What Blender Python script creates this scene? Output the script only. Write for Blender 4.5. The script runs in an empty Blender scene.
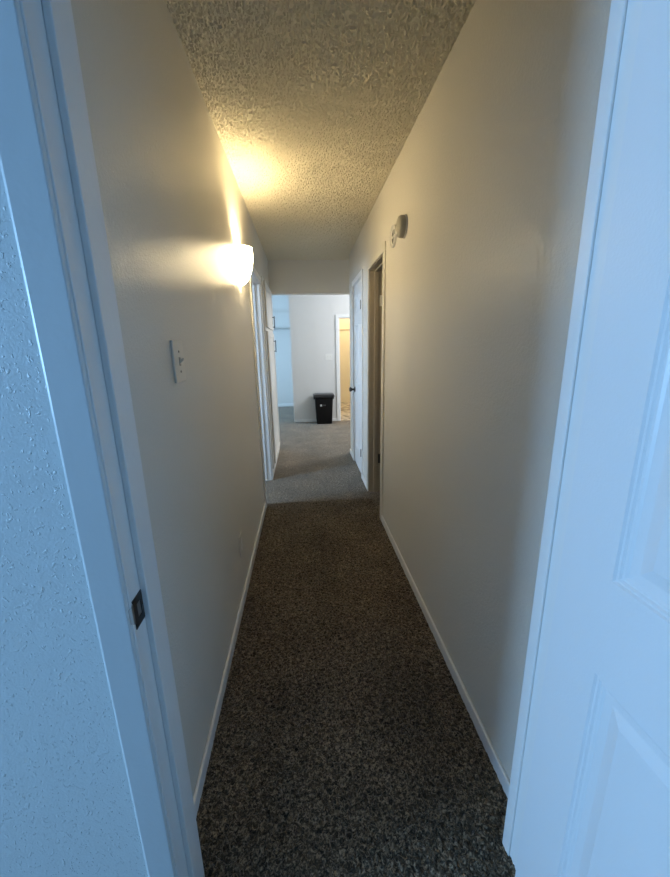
import bpy, bmesh, math, random
from mathutils import Vector, Matrix, noise
random.seed(4)
S = bpy.context.scene
C = S.collection

# ------------------------------------------------------------------ helpers
def mat(name, col, rough=.5, spec=.5, metal=0, bump=None, noise=None, emit=None, coat=0):
    m = bpy.data.materials.new(name); m.use_nodes = True
    nt = m.node_tree; N = nt.nodes; L = nt.links
    b = N['Principled BSDF']
    b.inputs['Base Color'].default_value = (*col, 1)
    b.inputs['Roughness'].default_value = rough
    b.inputs['Metallic'].default_value = metal
    b.inputs['Specular IOR Level'].default_value = spec
    if coat:
        b.inputs['Coat Weight'].default_value = coat; b.inputs['Coat Roughness'].default_value = .19
    tc = N.new('ShaderNodeTexCoord')
    if noise:                                   # (scale, second colour, contrast low, high)
        n = N.new('ShaderNodeTexNoise'); n.inputs['Scale'].default_value = noise[0]
        n.inputs['Detail'].default_value = 4
        r = N.new('ShaderNodeValToRGB')
        r.color_ramp.elements[0].position = noise[2]; r.color_ramp.elements[1].position = noise[3]
        r.color_ramp.elements[0].color = (*noise[1], 1); r.color_ramp.elements[1].color = (*col, 1)
        L.new(tc.outputs['Object'], n.inputs['Vector']); L.new(n.outputs['Fac'], r.inputs['Fac'])
        L.new(r.outputs['Color'], b.inputs['Base Color'])
    if bump:                                    # list of (scale, low, high, distance)
        prev = None
        for sc, lo, hi, dist in bump:
            n = N.new('ShaderNodeTexNoise'); n.inputs['Scale'].default_value = sc
            n.inputs['Detail'].default_value = 2
            mr = N.new('ShaderNodeMapRange'); mr.inputs['From Min'].default_value = lo; mr.inputs['From Max'].default_value = hi
            mr.interpolation_type = 'SMOOTHSTEP'
            bp = N.new('ShaderNodeBump'); bp.inputs['Distance'].default_value = dist; bp.inputs['Strength'].default_value = 1
            L.new(tc.outputs['Object'], n.inputs['Vector']); L.new(n.outputs['Fac'], mr.inputs['Value'])
            L.new(mr.outputs['Result'], bp.inputs['Height'])
            if prev: L.new(prev.outputs['Normal'], bp.inputs['Normal'])
            prev = bp
        L.new(prev.outputs['Normal'], b.inputs['Normal'])
        if coat: L.new(prev.outputs['Normal'], b.inputs['Coat Normal'])
    if emit:
        b.inputs['Emission Color'].default_value = (*emit[0], 1); b.inputs['Emission Strength'].default_value = emit[1]
    return m

M = {}
M['wall'] = mat('hall_paint', (.73, .705, .645), .6, .12, coat=.34, bump=[(95, .35, .65, .00035), (260, .35, .65, .00025)])
M['wall_tex'] = mat('orange_peel_paint', (.80, .87, .88), .34, .5, bump=[(150, .60, .72, .0012), (220, .35, .65, .0002)])
M['bedroom_paint'] = mat('bedroom_paint', (.42, .46, .50), .6, .3)
M['wall_far'] = mat('living_paint', (.70, .69, .67), .6, .3, bump=[(150, .4, .6, .0005)])
M['trim'] = mat('white_trim_paint', (.80, .80, .79), .34, .5, bump=[(60, .3, .7, .00015)])
M['tan_trim'] = mat('tan_jamb_paint', (.40, .345, .26), .45, .4)
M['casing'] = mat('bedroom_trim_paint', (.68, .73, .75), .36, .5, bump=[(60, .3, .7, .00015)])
M['door'] = mat('white_door_paint', (.78, .79, .80), .38, .5, bump=[(220, .3, .7, .00012)])
M['cabinet'] = mat('cabinet_paint', (.74, .72, .67), .35, .5)
M['plate'] = mat('switch_plate_plastic', (.66, .63, .56), .35)
M['white_plastic'] = mat('white_plastic', (.78, .77, .74), .4)
M['grey_plastic'] = mat('mid_grey_plastic', (.36, .34, .29), .5)
M['dark'] = mat('dark_slot', (.03, .03, .028), .6)
M['bronze'] = mat('dark_bronze_metal', (.09, .08, .07), .35, .5, .9)
M['nickel'] = mat('brushed_nickel', (.42, .41, .39), .32, .5, 1)
M['black_plastic'] = mat('black_bin_plastic', (.008, .008, .009), .5, .25)
M['black_lid'] = mat('black_lid_plastic', (.02, .022, .024), .3, .5)
M['decal'] = mat('pale_sticker', (.55, .56, .56), .5)
M['decal_dim'] = mat('faded_lettering', (.10, .10, .10), .5)
M['yellow'] = mat('cream_paint', (.74, .66, .50), .6, .3)
M['shelf'] = mat('shelf_paint', (.60, .62, .62), .5)
M['tile'] = mat('stone_vinyl', (.50, .43, .33), .45, .4, noise=(7, (.16, .13, .10), .42, .56))

def popcorn():
    m = bpy.data.materials.new('popcorn_ceiling'); m.use_nodes = True
    N = m.node_tree.nodes; L = m.node_tree.links; b = N['Principled BSDF']
    b.inputs['Base Color'].default_value = (.72, .67, .54, 1); b.inputs['Roughness'].default_value = .75
    b.inputs['Specular IOR Level'].default_value = .25
    tc = N.new('ShaderNodeTexCoord')
    v = N.new('ShaderNodeTexVoronoi'); v.inputs['Scale'].default_value = 260; v.inputs['Randomness'].default_value = 1
    n = N.new('ShaderNodeTexNoise'); n.inputs['Scale'].default_value = 120; n.inputs['Detail'].default_value = 2
    L.new(tc.outputs['Object'], v.inputs['Vector']); L.new(tc.outputs['Object'], n.inputs['Vector'])
    mr = N.new('ShaderNodeMapRange'); mr.inputs['From Min'].default_value = .5; mr.inputs['From Max'].default_value = .1
    L.new(v.outputs['Distance'], mr.inputs['Value'])
    mr2 = N.new('ShaderNodeMapRange'); mr2.inputs['From Min'].default_value = .40; mr2.inputs['From Max'].default_value = .62
    L.new(n.outputs['Fac'], mr2.inputs['Value'])
    mu = N.new('ShaderNodeMath'); mu.operation = 'MULTIPLY'
    L.new(mr.outputs['Result'], mu.inputs[0]); L.new(mr2.outputs['Result'], mu.inputs[1])
    bp = N.new('ShaderNodeBump'); bp.inputs['Distance'].default_value = .0012; bp.inputs['Strength'].default_value = 1
    L.new(mu.outputs[0], bp.inputs['Height']); L.new(bp.outputs['Normal'], b.inputs['Normal'])
    return m
M['ceiling'] = popcorn()
M['ceiling_far'] = mat('plain_ceiling_paint', (.72, .71, .68), .7, .2)

def carpet():
    m = bpy.data.materials.new('frieze_carpet'); m.use_nodes = True
    N = m.node_tree.nodes; L = m.node_tree.links; b = N['Principled BSDF']
    b.inputs['Sheen Weight'].default_value = .35; b.inputs['Sheen Roughness'].default_value = .5; b.inputs['Sheen Tint'].default_value = (.8, .76, .7, 1); b.inputs['Roughness'].default_value = .95; b.inputs['Specular IOR Level'].default_value = .08
    tc = N.new('ShaderNodeTexCoord')
    # twisted tufts: distorted noise
    n = N.new('ShaderNodeTexNoise'); n.inputs['Scale'].default_value = 105; n.inputs['Detail'].default_value = 2.5
    n.inputs['Distortion'].default_value = 1.2
    big = N.new('ShaderNodeTexNoise'); big.inputs['Scale'].default_value = 3.2; big.inputs['Detail'].default_value = 3
    for k in (n, big): L.new(tc.outputs['Object'], k.inputs['Vector'])
    r = N.new('ShaderNodeValToRGB'); e = r.color_ramp.elements
    e[0].position = .36; e[0].color = (.020, .016, .011, 1)
    e[1].position = .66; e[1].color = (.35, .275, .19, 1)
    k = e.new(.52); k.color = (.105, .080, .053, 1)
    L.new(n.outputs['Fac'], r.inputs['Fac'])
    mr = N.new('ShaderNodeMapRange'); mr.inputs['From Min'].default_value = .35; mr.inputs['From Max'].default_value = .65
    mr.inputs['To Min'].default_value = .72; mr.inputs['To Max'].default_value = 1.15
    L.new(big.outputs['Fac'], mr.inputs['Value'])
    mx = N.new('ShaderNodeMix'); mx.data_type = 'RGBA'; mx.blend_type = 'MULTIPLY'; mx.inputs[0].default_value = 1
    L.new(r.outputs['Color'], mx.inputs[6]); L.new(mr.outputs['Result'], mx.inputs[7])
    L.new(mx.outputs[2], b.inputs['Base Color'])
    bp = N.new('ShaderNodeBump'); bp.inputs['Distance'].default_value = .006; bp.inputs['Strength'].default_value = 1
    L.new(n.outputs['Fac'], bp.inputs['Height']); L.new(bp.outputs['Normal'], b.inputs['Normal'])
    return m
M['carpet'] = carpet()

def lamp_glass():
    m = bpy.data.materials.new('frosted_lamp_glass'); m.use_nodes = True
    N = m.node_tree.nodes; L = m.node_tree.links
    N.remove(N['Principled BSDF'])
    out = N['Material Output']
    em = N.new('ShaderNodeEmission'); em.inputs['Color'].default_value = (1, .79, .45, 1); em.inputs['Strength'].default_value = GLASS
    df = N.new('ShaderNodeBsdfDiffuse'); df.inputs['Color'].default_value = (.8, .78, .72, 1)
    ad = N.new('ShaderNodeAddShader')
    L.new(em.outputs[0], ad.inputs[0]); L.new(df.outputs[0], ad.inputs[1]); L.new(ad.outputs[0], out.inputs['Surface'])
    return m
GLASS = 42.0
M['glass'] = lamp_glass()

def link(name, bm, m, parent=None, smooth=False, bevel=0):
    bmesh.ops.recalc_face_normals(bm, faces=bm.faces)
    me = bpy.data.meshes.new(name); bm.to_mesh(me); bm.free()
    o = bpy.data.objects.new(name, me); C.objects.link(o)
    me.materials.append(M[m] if isinstance(m, str) else m)
    if smooth:
        for p in me.polygons: p.use_smooth = True
        try: me.set_sharp_from_angle(angle=math.radians(40))
        except Exception: pass
    if bevel:
        b = o.modifiers.new('Bevel', 'BEVEL'); b.width = bevel; b.segments = 2; b.limit_method = 'ANGLE'
    if parent: o.parent = parent
    return o

def box(bm, x0, x1, y0, y1, z0, z1):
    v = [bm.verts.new((x, y, z)) for z in (z0, z1) for y in (y0, y1) for x in (x0, x1)]
    for f in ((0, 2, 3, 1), (4, 5, 7, 6), (0, 1, 5, 4), (2, 6, 7, 3), (0, 4, 6, 2), (1, 3, 7, 5)):
        bm.faces.new([v[i] for i in f])

def boxes(*bs):
    bm = bmesh.new()
    for b in bs: box(bm, *b)
    return bm

def struct(name, bm, m, bevel=0, parent=None, smooth=False):
    o = link(name, bm, m, parent, smooth, bevel)
    if not parent: o['kind'] = 'structure'
    return o

def sempty(name, loc=(0, 0, 0)):
    o = bpy.data.objects.new(name, None); C.objects.link(o); o.location = loc
    o.empty_display_size = .1; o['kind'] = 'structure'
    return o

def thing(name, label, cat, loc, rotz=0, group=None):
    o = bpy.data.objects.new(name, None); C.objects.link(o); o.location = loc; o.rotation_euler = (0, 0, rotz)
    o.empty_display_size = .1; o['label'] = label; o['category'] = cat
    if group: o['group'] = group
    return o

def tube(bm, pts, r, n=10, closed_ends=True):
    rings = []
    for i, p in enumerate(pts):
        p = Vector(p)
        d = (Vector(pts[min(i + 1, len(pts) - 1)]) - Vector(pts[max(i - 1, 0)])).normalized()
        a = d.orthogonal().normalized() if i == 0 else (pa - d * pa.dot(d)).normalized()
        pa = a; b = d.cross(a)
        rr = r[i] if isinstance(r, (list, tuple)) else r
        rings.append([bm.verts.new(p + a * rr * math.cos(t) + b * rr * math.sin(t)) for t in [2 * math.pi * k / n for k in range(n)]])
    for A, B in zip(rings, rings[1:]):
        for k in range(n): bm.faces.new((A[k], A[(k + 1) % n], B[(k + 1) % n], B[k]))
    if closed_ends:
        bm.faces.new(rings[0]); bm.faces.new(rings[-1])

def lathe(bm, prof, n=28, a0=0, a1=2 * math.pi, axis='z', cap=True):
    full = abs(a1 - a0 - 2 * math.pi) < 1e-6
    cnt = n if full else n + 1
    rings = []
    for r, h in prof:
        ring = []
        for k in range(cnt):
            t = a0 + (a1 - a0) * k / n
            x, y = r * math.cos(t), r * math.sin(t)
            co = {'z': (x, y, h), 'x': (h, x, y), 'y': (x, h, y)}[axis]
            ring.append(bm.verts.new(co))
        rings.append(ring)
    for A, B in zip(rings, rings[1:]):
        for k in range(cnt - (0 if full else 1)):
            bm.faces.new((A[k], A[(k + 1) % cnt], B[(k + 1) % cnt], B[k]))
    if full and cap:
        bm.faces.new(rings[0]); bm.faces.new(rings[-1])

# ------------------------------------------------------------------ dimensions (metres)
W = .977          # hall width
H = 2.44
T = .115
REND = 4.69
HEND = 5.07       # far end of the hall
Y0, Y1 = .597, .70 # bedroom door wall

# ------------------------------------------------------------------ floors
def relief(bm, x0, x1, y0, y1, z, step, fn, sign):
    nx = int((x1 - x0) / step); ny = int((y1 - y0) / step)
    g = [[bm.verts.new((x0 + (x1 - x0) * i / nx, y0 + (y1 - y0) * j / ny, 0)) for i in range(nx + 1)] for j in range(ny + 1)]
    for row in g:
        for v in row: v.co.z = z + sign * fn(v.co.x, v.co.y)
    for j in range(ny):
        a, b = g[j], g[j + 1]
        for i in range(nx): bm.faces.new((a[i], a[i + 1], b[i + 1], b[i]))
def sstep(a, b, v):
    t = min(1, max(0, (v - a) / (b - a))); return t * t * (3 - 2 * t)
def tuft(x, y):
    q = noise.noise(Vector((x * 135, y * 85, 3.1))) + .5 * noise.noise(Vector((x * 260, y * 260, 7.7)))
    return .001 + .0075 * sstep(-.45, .5, q)
def stipple(x, y):
    q = noise.noise(Vector((x * 150, y * 125, 1.7))) + .3 * noise.noise(Vector((x * 290, y * 260, 5.3)))
    return .0072 * sstep(-.12, .32, q)
bm = boxes((-5.4, 3.2, -3.2, 6.93, -.1, 0), (-3.2, 3.2, 6.93, 9.4, -.1, 0))
relief(bm, -.01, W + .01, .30, 3.14, 0, .005, tuft, 1)
struct('floor', bm, 'carpet', smooth=True)
struct('floor_tile', boxes((1.06, 2.6, 6.95, 9.3, 0, .006)), 'tile')

# ------------------------------------------------------------------ ceilings
bm = boxes((-.02, W + .02, Y1, 4.95, H, H + .1), (W + .02, 3.2, REND - .1, 4.95, H, H + .1))
relief(bm, -.005, W + .005, Y1, 4.95, H - .0005, .0042, stipple, -1)
struct('ceiling', bm, 'ceiling', smooth=True)
struct('ceiling_bedroom', boxes((-5.3, 2.6, -3.0, Y1 - .06, H, H + .1)), 'bedroom_paint')
struct('ceiling_living', boxes((-3.2, 3.2, 4.95, 9.4, 2.75, 2.85)), 'ceiling_far')
struct('ceiling_bathroom', boxes((-2.4, -T, 2.4, 4.9, H, H + .1)), 'ceiling_far')
struct('ceiling_side_room', boxes((W + T, 3.2, .9, REND - .11, H, H + .1)), 'ceiling_far')

# ------------------------------------------------------------------ hall walls
# left: solid, doorway 3.10-3.76 (head 1.98), short pier, cupboard recess 3.98-5.00, end pier
DL0, DL1, DLH = 3.105, 3.765, 1.975
CB0, CB1, CBH = 4.02, 5.00, 2.085
struct('wall_left', boxes((-T, 0, Y1, DL0 - .02, 0, H), (-T, 0, DL0 - .02, DL1 + .02, DLH + .02, H),
                          (-T, 0, DL1 + .02, CB0, 0, H), (-T, 0, CB0, CB1, CBH + .005, H), (-T, 0, CB1, HEND, 0, H)), 'wall')
# right: solid, doorway 2.74-3.31 (head 2.0), pier, closed door 3.74-4.33, wall to the end
DR0, DR1, DRH = 2.745, 3.315, 2.005
DC0, DC1, DCH = 3.72, 4.33, 2.03
struct('wall_right', boxes((W, W + T, Y1, DR0 - .02, 0, H), (W, W + T, DR0 - .02, DR1 + .02, DRH + .02, H),
                           (W, W + T, DR1 + .02, DC0 - .02, 0, H), (W, W + T, DC0 - .02, DC1 + .02, DCH + .02, H),
                           (W, W + T, DC1 + .02, REND, 0, H)), 'wall')
struct('wall_header', boxes((0, 3.2, 4.95, HEND, 2.045, 2.75), (-3.2, 0, 4.95 + .001, HEND, H + .001, 2.75)), 'wall')
# bedroom door wall (the camera stands on its bedroom side)
struct('wall_front', boxes((-5.3, .040, Y0, Y1 - .001, 0, H), (.040, .920, Y0, Y1 - .001, 2.075, H)), 'wall_tex')
struct('wall_front_right', boxes((.930, 2.6, .612, Y1 - .001, 0, H)), 'wall_tex')
# bedroom shell
struct('wall_bedroom_left', boxes((-5.4, -5.3, -3.0, Y0, 0, H)), 'bedroom_paint')
struct('wall_bedroom_right', boxes((2.6, 2.7, -3.0, Y0, 0, H)), 'bedroom_paint')
struct('wall_bedroom_back', boxes((-5.4, 2.7, -3.1, -3.0, 0, H)), 'bedroom_paint')
# bathroom on the left
struct('wall_bathroom', boxes((-2.4, -2.3, 2.4, 4.9, 0, H), (-2.4, -T, 2.3, 2.4, 0, H), (-2.4, -.62, 4.88, 4.95, 0, H)), 'wall_far')
# side room on the right
struct('wall_side_room', boxes((3.1, 3.2, .9, 4.9, 0, H), (W + T, 3.2, .8, .9, 0, H), (W + T, 3.1, 3.98, 4.08, 0, H)), 'wall')
# living room
struct('wall_living', boxes((.175, 1.055, 6.93, 7.05, 0, 2.75), (1.055, 1.95, 6.93, 7.05, 1.905, 2.75), (1.95, 3.2, 6.93, 7.05, 0, 2.75),
                            (.175, .295, 7.05, 8.95, 0, 2.75)), 'wall_far')
struct('wall_back', boxes((-3.2, .175, 8.95, 9.05, 0, 2.75)), 'wall_far')
struct('wall_living_left', boxes((-3.3, -3.2, 4.95, 9.05, 0, 2.75)), 'wall_far')
struct('wall_living_right', boxes((3.2, 3.3, 4.95, 9.4, 0, 2.75)), 'wall_far')
struct('wall_living_near', boxes((-3.2, -.62, 4.952, HEND, 0, H)), 'wall_far')
struct('wall_kitchen', boxes((.295, 3.2, 9.3, 9.4, 0, 2.75), (2.6, 2.7, 7.05, 9.3, 0, 2.75)), 'yellow')

# ------------------------------------------------------------------ baseboards
def baseboard(name, x0, x1, y0, y1, h=.058, m='trim'):
    return struct(name, boxes((x0, x1, y0, y1, 0, h)), m, bevel=.004)
baseboard('baseboard_left', 0, .011, Y1, DL0 - .07)
baseboard('baseboard_right', W - .011, W, Y1, DR0 - .07)
baseboard('baseboard_right_far', W - .011, W, DC1 + .066, REND + .011)
baseboard('baseboard_left_pier', 0, .011, DL1 + .066, CB0 - .01)
baseboard('baseboard_right_pier', W - .011, W, DR1 + .066, DC0 - .066)
baseboard('baseboard_living', .175, .995, 6.916, 6.93, .05)
baseboard('baseboard_back', -3.2, .175, 8.936, 8.95, .07)

# ------------------------------------------------------------------ door frames
def frame_on_x(name, xf, side, y0, y1, zh, m='trim', cw=.058, ct=.014, depth=T, stop_at=.055, jm=None):
    """frame of a doorway in a wall whose hall face is x = xf; side=+1 wall body towards +x"""
    jm = jm or m
    e = sempty(name, (xf, (y0 + y1) / 2, 0)); o = Vector(e.location)
    def bx(x0, x1, a, b, c, d):
        xs = sorted((xf + side * x0, xf + side * x1)); return (xs[0] - o.x, xs[1] - o.x, a - o.y, b - o.y, c, d)
    j = .019
    struct('jamb', boxes(bx(0, depth, y0 - j, y0, 0, zh + j)), jm, parent=e, bevel=.002)
    struct('jamb', boxes(bx(0, depth, y1, y1 + j, 0, zh + j)), jm, parent=e, bevel=.002)
    struct('head_jamb', boxes(bx(0, depth, y0, y1, zh, zh + j)), jm, parent=e, bevel=.002)
    s = .012
    struct('door_stop', boxes(bx(stop_at, stop_at + .035, y0, y0 + s, 0, zh - s), bx(stop_at, stop_at + .035, y1 - s, y1, 0, zh - s),
                              bx(stop_at, stop_at + .035, y0, y1, zh - s, zh)), jm, parent=e, bevel=.002)
    rv = .006
    struct('casing', boxes(bx(-ct, 0, y0 - rv - cw, y0 - rv, 0, zh + rv), bx(-ct, 0, y1 + rv, y1 + rv + cw, 0, zh + rv),
                           bx(-ct, 0, y0 - rv - cw, y1 + rv + cw, zh + rv, zh + rv + cw)), m, parent=e, bevel=.004)
    return e

frame_on_x('trim_1', 0, -1, DL0, DL1, DLH, stop_at=.045)
frame_on_x('trim_2', W, 1, DR0, DR1, DRH, m='wall', jm='tan_trim', ct=.011, stop_at=.045)
frame_on_x('trim_3', W, 1, DC0, DC1, DCH, ct=.012, cw=.05)

# bedroom doorway frame (we look through it)
JL, JR, JH = .058, .902, 2.055
YR = .692
e = sempty('trim_4', (.486, Y0, 0)); ox, oy = .486, Y0
def ebx(x0, x1, y0, y1, z0, z1): return (x0 - ox, x1 - ox, y0 - oy, y1 - oy, z0, z1)
struct('jamb', boxes(ebx(JL - .018, JL, Y0, Y1, 0, JH + .018)), 'trim', parent=e, bevel=.002)
struct('jamb', boxes(ebx(JR, JR + .018, .612, YR, 0, JH + .018)), 'trim', parent=e, bevel=.002)
struct('head_jamb', boxes(ebx(JL, JR, Y0, Y1, JH, JH + .018)), 'trim', parent=e, bevel=.002)
struct('door_stop', boxes(ebx(JL, JL + .012, .640, Y1, 0, JH - .012), ebx(JR - .006, JR, .661, YR, 0, JH - .012),
                          ebx(JL, JR, .64, Y1, JH - .012, JH)), 'trim', parent=e, bevel=.002)
# moulded casing on the bedroom side, left leg and head (profile swept)
def casing_leg(bm, xin, xout, y, z0, z1):
    prof = [(0, 0), (0, .0065), (.0008, .0085), (.002, .009), (.047, .009), (.050, .0075), (.052, .005), (.052, 0)]
    sgn = 1 if xout > xin else -1
    sc = abs(xout - xin) / .052
    A = [bm.verts.new((xin + sgn * a * sc - ox, y - b - oy, z0)) for a, b in prof]
    B = [bm.verts.new((xin + sgn * a * sc - ox, y - b - oy, z1)) for a, b in prof]
    n = len(prof)
    for i in range(n): bm.faces.new((A[i], A[(i + 1) % n], B[(i + 1) % n], B[i]))
    bm.faces.new(A); bm.faces.new(B)
bm = bmesh.new(); casing_leg(bm, JL - .003, -.003, Y0, 0, JH + .06)
box(bm, *ebx(JL - .005, .905, Y0 - .014, Y0, JH + .006, JH + .06))
struct('casing', bm, 'casing', parent=e)
# strike plate with curled lip
bm = bmesh.new()
z0, z1, px = .874, .934, JL - ox
ya, yb = .604 - oy, .645 - oy
# flat plate with rectangular hole: four boxes
hz0, hz1, hy0, hy1 = .890, .919, .617 - oy, .632 - oy
for b in ((ya, yb, z0, hz0), (ya, yb, hz1, z1), (ya, hy0, hz0, hz1), (hy1, yb, hz0, hz1)):
    box(bm, px, px + .0016, b[0], b[1], b[2], b[3])
sp = struct('strike_plate', bm, 'bronze', parent=e)
sp['label'] = 'dark metal strike plate'
bm = bmesh.new()
for s0, s1 in ((0, 1), (1, 2), (2, 3), (3, 4)):   # rounded lip curling away over the casing edge
    def P(t, dr):
        a = math.radians(t * 22); R_ = .013 + dr
        return (px + .0016 - .013 + R_ * math.cos(a), ya - R_ * math.sin(a))
    q = [P(s0, 0), P(s0, -.0016), P(s1, -.0016), P(s1, 0)]
    tap = [.004 + .0035 * s0, .004 + .0035 * s1]
    lo = [bm.verts.new((q[i][0], q[i][1], .886 + (tap[0] if i < 2 else tap[1]) - .004)) for i in range(4)]
    hi = [bm.verts.new((q[i][0], q[i][1], .930 - (tap[0] if i < 2 else tap[1]) + .004)) for i in range(4)]
    for i in range(4): bm.faces.new((lo[i], lo[(i + 1) % 4], hi[(i + 1) % 4], hi[i]))
    bm.faces.new(lo); bm.faces.new(hi)
lp = struct('strike_lip', bm, 'nickel', parent=sp); lp['label'] = 'curled lip, shine painted in as paler metal'  # dark lip; its shine is put into the paler colour
bm = bmesh.new(); box(bm, px - .001, px + .0006, hy0, hy1, hz0, hz1)
struct('latch_hole', bm, 'nickel', parent=sp)

# living-room doorway casing in the far wall
e5 = sempty('trim_5', (1.5, 6.93, 0))
struct('casing', boxes((1.0 - 1.5, 1.058 - 1.5, -.014, 0, 0, 1.905), (1.95 - 1.5, 2.008 - 1.5, -.014, 0, 0, 1.905),
                       (1.0 - 1.5, 2.008 - 1.5, -.014, 0, 1.905, 1.955)), 'trim', parent=e5, bevel=.003)
struct('jamb', boxes((1.055 - 1.5, 1.07 - 1.5, 0, .12, 0, 1.905), (1.935 - 1.5, 1.95 - 1.5, 0, .12, 0, 1.905), (1.07 - 1.5, 1.935 - 1.5, 0, .12, 1.89, 1.905)), 'trim', parent=e5)

# ------------------------------------------------------------------ six panel doors
def six_panel(w, h, t=.035, stile=.115, mull=.10, rows=((.235, .783), (.970, 1.60), (1.72, 1.905))):
    """door leaf in local coords: x 0..w along the leaf, y 0..-t thickness, z 0..h; both faces moulded"""
    bm = bmesh.new()
    pw = (w - 2 * stile - mull) / 2
    xs = [0, stile, stile + pw, stile + pw + mull, w - stile, w]
    zs = [0]
    for a, b in rows: zs += [a, b]
    zs.append(h)
    prof = [(0, 0), (.003, .0035), (.007, .0035), (.010, .0065), (.014, .0065), (.019, .009), (.034, .010), (.037, .0095), (.058, .0035)]
    for yf, sg in ((0, -1), (-t, 1)):
        for i in range(5):
            for j in range(len(zs) - 1):
                x0, x1, z0, z1 = xs[i], xs[i + 1], zs[j], zs[j + 1]
                if i in (1, 3) and j % 2 == 1:
                    prev = None
                    for off, d in prof:
                        y = yf + sg * d
                        ring = [bm.verts.new(c) for c in ((x0 + off, y, z0 + off), (x1 - off, y, z0 + off), (x1 - off, y, z1 - off), (x0 + off, y, z1 - off))]
                        if prev:
                            for k in range(4): bm.faces.new((prev[k], prev[(k + 1) % 4], ring[(k + 1) % 4], ring[k]))
                        prev = ring
                    bm.faces.new(prev)
                else:
                    bm.faces.new([bm.verts.new(c) for c in ((x0, yf, z0), (x1, yf, z0), (x1, yf, z1), (x0, yf, z1))])
    for q in (((0, 0, 0), (w, 0, 0), (w, -t, 0), (0, -t, 0)), ((0, 0, h), (w, 0, h), (w, -t, h), (0, -t, h)),
              ((0, 0, 0), (0, 0, h), (0, -t, h), (0, -t, 0)), ((w, 0, 0), (w, 0, h), (w, -t, h), (w, -t, 0))):
        bm.faces.new([bm.verts.new(c) for c in q])
    bmesh.ops.remove_doubles(bm, verts=bm.verts, dist=1e-5)
    return bm

def hinge(bm, x, y, z, L=.09, r=.0065):
    tube(bm, [(x, y, z - L / 2), (x, y, z + L / 2)], r, 10)

# door 1: the bedroom door, swung open towards the camera on the right
d1 = sempty('door_1', (.8835, .6095, .018)); d1.rotation_euler = (0, 0, math.radians(-89))
# local x runs along leaf away from hinge; leaf thickness towards +world x
leaf = link('door_leaf', six_panel(.80, 2.03), 'door', d1)
leaf.scale = (1, -1, 1); leaf.data.flip_normals()
bm = bmesh.new()
for z in (.25, 1.0, 1.80): hinge(bm, -.006, .040, z)
link('hinge', bm, 'nickel', d1, True)

# door 2: closed door on the right of the hall, hinges on the near side
d2 = sempty('door_2', (W + .004, DC0 + .003, .012)); d2.rotation_euler = (0, 0, math.radians(90))
leaf = link('door_leaf', six_panel(DC1 - DC0 - .006, DCH - .016, stile=.085, mull=.075), 'door', d2)
for z in (.265, 1.765):
    bm = bmesh.new(); hinge(bm, .0, .016, z, .085, .006); box(bm, -.003, .006, .0, .012, z - .04, z + .04)
    link('hinge', bm, 'bronze', d2, True)
bm = bmesh.new()
hx, hz = DC1 - DC0 - .066, .885
lathe(bm, [(.0, 0), (.032, 0), (.032, .006), (.024, .010), (.012, .012), (.011, .034), (.020, .040), (.027, .050), (.027, .060), (.018, .068), (.0, .070)], 20, axis='y', cap=False)
for v in bm.verts: v.co += Vector((hx, 0, hz))
o = link('door_knob', bm, 'bronze', d2, True); o['label'] = 'dark round door knob'

# door 3: room door standing open inside the right-hand room, hinge leaves on the far jamb
d3 = sempty('door_3', (W + T + .004, DR1 - .002, .012)); d3.rotation_euler = (0, 0, math.radians(-4))
link('door_leaf', six_panel(.565, 1.985, stile=.085, mull=.075), 'cabinet', d3).location = (.006, 0, 0)
for z, m_ in ((1.75, 'white_plastic'), (.325, 'dark')):
    bm = bmesh.new(); box(bm, -.030, .004, -.008, -.0005, z - .045, z + .045); tube(bm, [(.002, -.012, z - .045), (.002, -.012, z + .045)], .007, 10)
    link('hinge', bm, m_, d3, True)

# ------------------------------------------------------------------ linen cupboard
cu = thing('linen_cupboard', 'tall white built-in linen cupboard with two doors recessed in the left hall wall', 'cupboard', (0, (CB0 + CB1) / 2, 0))
cy = (CB0 + CB1) / 2; hw = (CB1 - CB0) / 2
link('cupboard_body', boxes((-.5, -.482, -hw + .001, hw - .001, 0, CBH), (-.482, -.001, -hw + .001, -hw + .019, 0, CBH), (-.482, -.001, hw - .019, hw - .001, 0, CBH),
                            (-.482, -.001, -hw + .019, hw - .019, CBH - .02, CBH), (-.482, -.001, -hw + .019, hw - .019, 0, .05), (-.482, -.02, -hw + .019, hw - .019, 1.56, 1.58)), 'cabinet', cu)
link('face_frame', boxes((-.001, .010, -hw - .03, -hw + .05, 0, CBH), (-.001, .010, hw - .05, hw + .03, 0, CBH),
                         (-.001, .010, -hw + .05, hw - .05, CBH - .05, CBH), (-.001, .010, -hw + .05, hw - .05, 1.555, 1.605), (-.001, .010, -hw + .05, hw - .05, 0, .09)), 'cabinet', cu, bevel=.002)
def cup_door(name, z0, z1, hz0, hz1):
    a, b = -hw + .075, hw - .045
    st = .055
    bm = boxes((.010, .027, a, a + st, z0, z1), (.010, .027, b - st, b, z0, z1), (.010, .027, a + st, b - st, z1 - st, z1), (.010, .027, a + st, b - st, z0, z0 + st),
               (.010, .019, a + st, b - st, z0 + st, z1 - st))
    d = link(name, bm, 'cabinet', cu, bevel=.003)
    yh = b - .16
    bm = bmesh.new()
    tube(bm, [(.027, yh, hz0 + .012), (.052, yh, hz0 + .012)], .0045); tube(bm, [(.027, yh, hz1 - .012), (.052, yh, hz1 - .012)], .0045)
    tube(bm, [(.052, yh, hz0), (.052, yh, hz1)], .0055)
    h = link('bar_handle', bm, 'bronze', d, True); h['label'] = 'dark metal bar handle'
cup_door('upper_door', 1.60, CBH - .02, 1.625, 1.765)
cup_door('lower_door', .085, 1.56, 1.335, 1.48)

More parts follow.
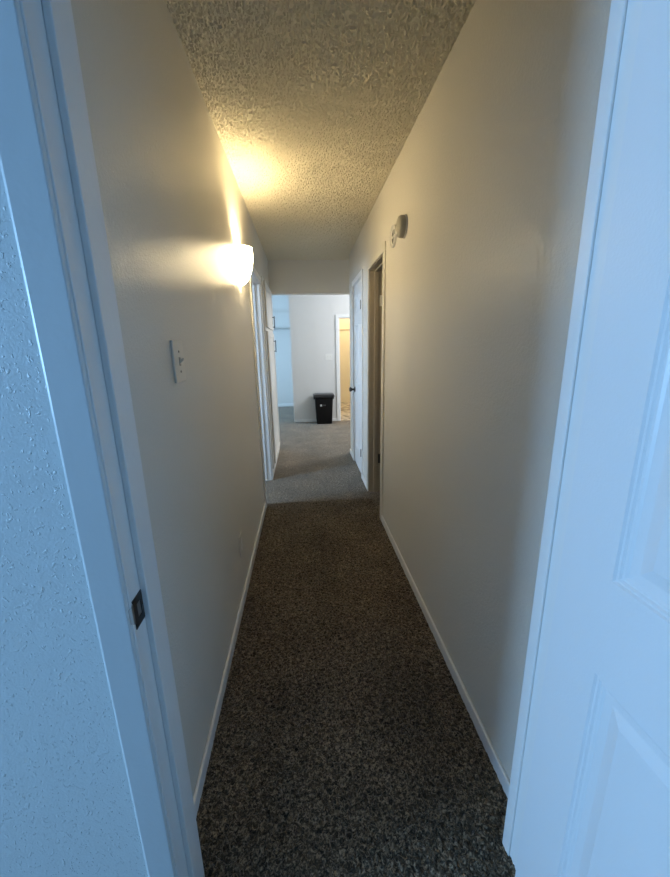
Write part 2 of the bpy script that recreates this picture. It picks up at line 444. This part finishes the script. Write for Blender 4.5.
# ------------------------------------------------------------------ wall lamp
LY, LZ = 2.56, 1.995
la = thing('wall_lamp', 'lit half-bowl white glass wall lamp high on the left hall wall', 'lamp', (0, LY, LZ - .22))
outer = [(.006, 0), (.020, .004), (.040, .018), (.060, .042), (.077, .075), (.088, .110), (.094, .145), (.096, .185), (.096, .218)]
inner = [(.092, .218), (.092, .185), (.090, .146), (.084, .112), (.073, .078), (.056, .046), (.037, .024), (.019, .010), (.006, .006)]
bm = bmesh.new(); lathe(bm, outer + inner, 32, -math.pi / 2, math.pi / 2)
for v in bm.verts: v.co = Vector((v.co.x * .88 + .010, v.co.y * .9, v.co.z))
link('lamp_shade', bm, 'glass', la, True)
bm = bmesh.new(); box(bm, 0, .012, -.045, .045, .04, .17); link('back_plate', bm, 'white_plastic', la, bevel=.003)
bm = bmesh.new(); lathe(bm, [(.0, .008), (.006, .007), (.006, 0), (0, 0)], 12, axis='x', cap=False)
for v in bm.verts: v.co = Vector((v.co.x + .070, v.co.y - .044, v.co.z + .185))
for v in bm.verts: v.co.x += .006
link('shade_screw', bm, 'bronze', la, True)
bm = bmesh.new(); lathe(bm, [(.0, .012), (.012, .014), (.013, .06), (.0, .06)], 14, cap=False)
for v in bm.verts: v.co.x += .055; v.co.z += .03
link('bulb_socket', bm, 'white_plastic', la, True)

# ------------------------------------------------------------------ switch, outlet
def screw(bm, x, y, z, r=.0035):
    lathe(bm, [(0, .0018), (r * .7, .0016), (r, 0)], 10, axis='x', cap=False)
def plate_on_left(name, label, cat, y, z, w, h, t):
    th = thing(name, label, cat, (0, y, z)); return th
sw = plate_on_left('light_switch', 'beige toggle light switch on the left hall wall before the lamp', 'switch', 1.188, 1.343, 0, 0, 0)
link('switch_plate', boxes((0, .0075, -.047, .047, -.063, .063)), 'plate', sw, bevel=.003)
bm = bmesh.new(); box(bm, .0075, .0092, -.006, .006, -.013, .013); link('toggle_slot', bm, 'grey_plastic', sw)
bm = bmesh.new(); A = [bm.verts.new(c) for c in ((.0092, -.0045, -.006), (.0092, .0045, -.006), (.0092, .0045, .006), (.0092, -.0045, .006))]
B = [bm.verts.new(c) for c in ((.021, -.0035, .004), (.021, .0035, .004), (.021, .0035, .011), (.021, -.0035, .011))]
for i in range(4): bm.faces.new((A[i], A[(i + 1) % 4], B[(i + 1) % 4], B[i]))
bm.faces.new(A); bm.faces.new(B); link('toggle', bm, 'plate', sw)
for dz in (-.030, .030):
    bm = bmesh.new(); lathe(bm, [(0, .0025), (.003, .002), (.004, 0)], 10, axis='x', cap=False)
    for v in bm.verts: v.co.x += .0075; v.co.z += dz
    link('screw', bm, 'grey_plastic', sw, True)

ou = plate_on_left('wall_outlet', 'beige duplex power outlet low on the left hall wall above the baseboard', 'outlet', 1.875, .325, 0, 0, 0)
link('outlet_plate', boxes((0, .006, -.037, .037, -.06, .06)), 'wall', ou, bevel=.0025)
for dz in (-.02, .02):
    bm = boxes((.006, .0085, -.016, .016, dz - .014, dz + .014)); r = link('socket', bm, 'white_plastic', ou, bevel=.002)
    bm = boxes((.0085, .0089, -.008, -.006, dz - .004, dz + .006), (.0085, .0089, .006, .008, dz - .004, dz + .006)); link('slot', bm, 'dark', r)

fs = thing('light_switch', 'white double light switch on the grey living room wall above the black bin', 'switch', (.867, 6.93, 1.21))
link('switch_plate', boxes((-.065, .065, -.006, 0, -.056, .056)), 'white_plastic', fs, bevel=.002)
for dx in (-.024, .024):
    bm = boxes((dx - .005, dx + .005, -.014, -.006, -.006, .010)); link('toggle', bm, 'plate', fs)

# ------------------------------------------------------------------ smoke alarm and bare mounting bracket, right wall
sm = thing('smoke_alarm', 'round grey-white smoke alarm high on the right hall wall, nearer the camera', 'smoke alarm', (W, 2.205, 2.018))
sm.rotation_euler = (0, 0, math.pi)
bm = bmesh.new(); lathe(bm, [(0, 0), (.058, 0), (.060, .006), (.058, .010)], 32, axis='x', cap=False); link('base_plate', bm, 'white_plastic', sm, True)
bm = bmesh.new(); lathe(bm, [(.056, .010), (.0565, .026), (.050, .038), (.038, .043), (0, .045)], 32, axis='x', cap=False); link('cover', bm, 'grey_plastic', sm, True)  # grey paints in the shade of the side turned from the lamp
bm = bmesh.new(); lathe(bm, [(.010, .044), (.010, .047), (0, .048)], 16, axis='x', cap=False)
for v in bm.verts: v.co.z -= .03
link('test_button', bm, 'white_plastic', sm, True)
br = thing('mounting_bracket', 'bare white alarm mounting bracket with dark slots beside the smoke alarm', 'bracket', (W, 2.45, 2.035)); br.rotation_euler = (0, 0, math.pi)
bm = bmesh.new(); lathe(bm, [(.040, 0), (.062, 0), (.064, .010), (.060, .014), (.056, .006), (.040, .006), (.040, 0)], 32, axis='x', cap=False); link('ring', bm, 'white_plastic', br, True)
bm = boxes((0, .005, -.040, .040, -.010, .010), (0, .005, -.010, .010, -.040, .040)); link('cross_bar', bm, 'white_plastic', br)
for dy, dz in ((.024, .024), (-.024, .024), (.024, -.024), (-.024, -.024)):
    link('slot', boxes((.003, .0058, dy - .017, dy + .017, dz - .016, dz + .016)), 'dark', br)

# ------------------------------------------------------------------ waste bin
bn = thing('waste_bin', 'black plastic waste bin with rimmed lid against the grey living room wall', 'bin', (.742, 6.765, 0))
def rrect(w, d, r, n=5):
    pts = []
    for cx, cy_, a in ((w - r, d - r, 0), (-w + r, d - r, 90), (-w + r, -d + r, 180), (w - r, -d + r, 270)):
        for k in range(n + 1):
            t = math.radians(a + 90 * k / n); pts.append((cx + r * math.cos(t), cy_ + r * math.sin(t)))
    return pts
def loft(bm, secs, cap=(True, True)):
    rings = [[bm.verts.new((x, y, z)) for x, y in rrect(w, d, r)] for w, d, r, z in secs]
    n = len(rings[0])
    for A, B in zip(rings, rings[1:]):
        for k in range(n): bm.faces.new((A[k], A[(k + 1) % n], B[(k + 1) % n], B[k]))
    if cap[0]: bm.faces.new(rings[0])
    if cap[1]: bm.faces.new(rings[-1])
bm = bmesh.new(); loft(bm, [(.136, .095, .02, 0), (.142, .10, .02, .01), (.166, .122, .025, .50), (.168, .123, .025, .505)]); link('bin_body', bm, 'black_plastic', bn, True)
bm = bmesh.new(); loft(bm, [(.172, .126, .027, .492), (.190, .140, .03, .497), (.194, .144, .03, .510), (.194, .144, .03, .530), (.184, .136, .03, .548), (.150, .11, .03, .556)]); link('bin_lid', bm, 'black_lid', bn, True)
for sx in (-1, 1):
    bm = bmesh.new(); box(bm, min(sx * .165, sx * .190), max(sx * .165, sx * .190), -.05, .05, .455, .485); link('grip', bm, 'black_lid', bn, bevel=.006)
fy = -.1155
lo = link('emblem', boxes((-.074, -.040, fy - .0035, fy + .01, .335, .370)), 'decal', bn)
bm = bmesh.new()
x = -.024
for wd in (.008, .010, .005, .010, .008, .010): box(bm, x, x + wd * .75, fy - .003, fy + .01, .342, .363); x += wd * 1.1
link('lettering', bm, 'decal_dim', bn)

# ------------------------------------------------------------------ shelves in the far rooms
def shelf(label, x0, x1, y0, y1, z, t, m):
    o = link('wall_shelf', boxes((x0 - (x0 + x1) / 2, x1 - (x0 + x1) / 2, y0 - y1, 0, 0, t)), m)
    o.location = ((x0 + x1) / 2, y1, z); o['label'] = label; o['category'] = 'shelf'
    return o
shelf('thin white shelf along the blue-lit back wall on the left', -1.2, .17, 8.83, 8.947, 1.805, .014, 'shelf')
shelf('thin shelf on the cream wall seen through the yellow-lit doorway', 1.1, 2.55, 9.27, 9.298, 1.80, .016, 'yellow')
struct('trim_6', boxes((-3.2, .175, 8.90, 8.95, 1.83, 2.19)), 'wall_far')

# ------------------------------------------------------------------ lights
def area(name, loc, target, sx, sy, power, col, spread=180):
    l = bpy.data.lights.new(name, 'AREA'); l.shape = 'RECTANGLE'; l.size = sx; l.size_y = sy; l.energy = power; l.color = col
    l.spread = math.radians(spread)
    o = bpy.data.objects.new(name, l); C.objects.link(o); o.location = loc
    o.rotation_euler = (Vector(target) - Vector(loc)).to_track_quat('-Z', 'Y').to_euler()
    return o
def point(name, loc, power, col, r=.03):
    l = bpy.data.lights.new(name, 'POINT'); l.energy = power; l.color = col; l.shadow_soft_size = r
    o = bpy.data.objects.new(name, l); C.objects.link(o); o.location = loc; return o
point('lamp_bulb_light', (.070, LY, LZ - .050), 23.0, (1, .79, .45), .018)
BLUE = (.33, .62, 1.0)
area('bedroom_window_light', (-5.0, -.55, 1.6), (.9, -.4, 1.3), 1.4, 1.3, 258, BLUE)
area('bathroom_window_light', (-2.2, 2.75, 1.7), (.6, 3.65, .8), .6, .7, 72, (.50, .72, 1.0))
area('living_window_light', (2.9, 5.9, 2.2), (.6, 6.0, 0), 1.0, 1.3, 92, (.88, .93, 1.0))
area('far_room_window_light', (-3.0, 7.9, 1.5), (0, 8.3, 1.2), 1.6, 1.4, 120, (.42, .70, 1.0))
point('kitchen_ceiling_light', (1.8, 8.3, 2.5), 62, (1, .83, .55), .1)

w = bpy.data.worlds.new('World'); S.world = w; w.use_nodes = True
w.node_tree.nodes['Background'].inputs[0].default_value = (.45, .62, .9, 1)
w.node_tree.nodes['Background'].inputs[1].default_value = .5

# ------------------------------------------------------------------ camera
f, yaw, pitch, roll = 365.8079, .0814, .2435, -.0194
cy_, sy_ = math.cos(yaw), math.sin(yaw); cp, sp_ = math.cos(pitch), math.sin(pitch); cr, sr = math.cos(roll), math.sin(roll)
fwd = Vector((sy_ * cp, cy_ * cp, -sp_)); right = Vector((cy_, -sy_, 0)); up = right.cross(fwd)
r2 = right * cr + up * sr; u2 = -right * sr + up * cr
cam = bpy.data.cameras.new('Camera'); co = bpy.data.objects.new('Camera', cam); C.objects.link(co)
co.matrix_world = Matrix(((r2.x, u2.x, -fwd.x, .3856), (r2.y, u2.y, -fwd.y, 0), (r2.z, u2.z, -fwd.z, 1.3757), (0, 0, 0, 1)))
cam.sensor_fit = 'HORIZONTAL'; cam.sensor_width = 36; cam.lens = 36 * f / 670; cam.clip_start = .02
S.camera = co
S.view_settings.view_transform = 'Standard'; S.view_settings.look = 'None'; S.view_settings.gamma = 1; S.view_settings.exposure = 0
S.view_settings.use_curve_mapping = False
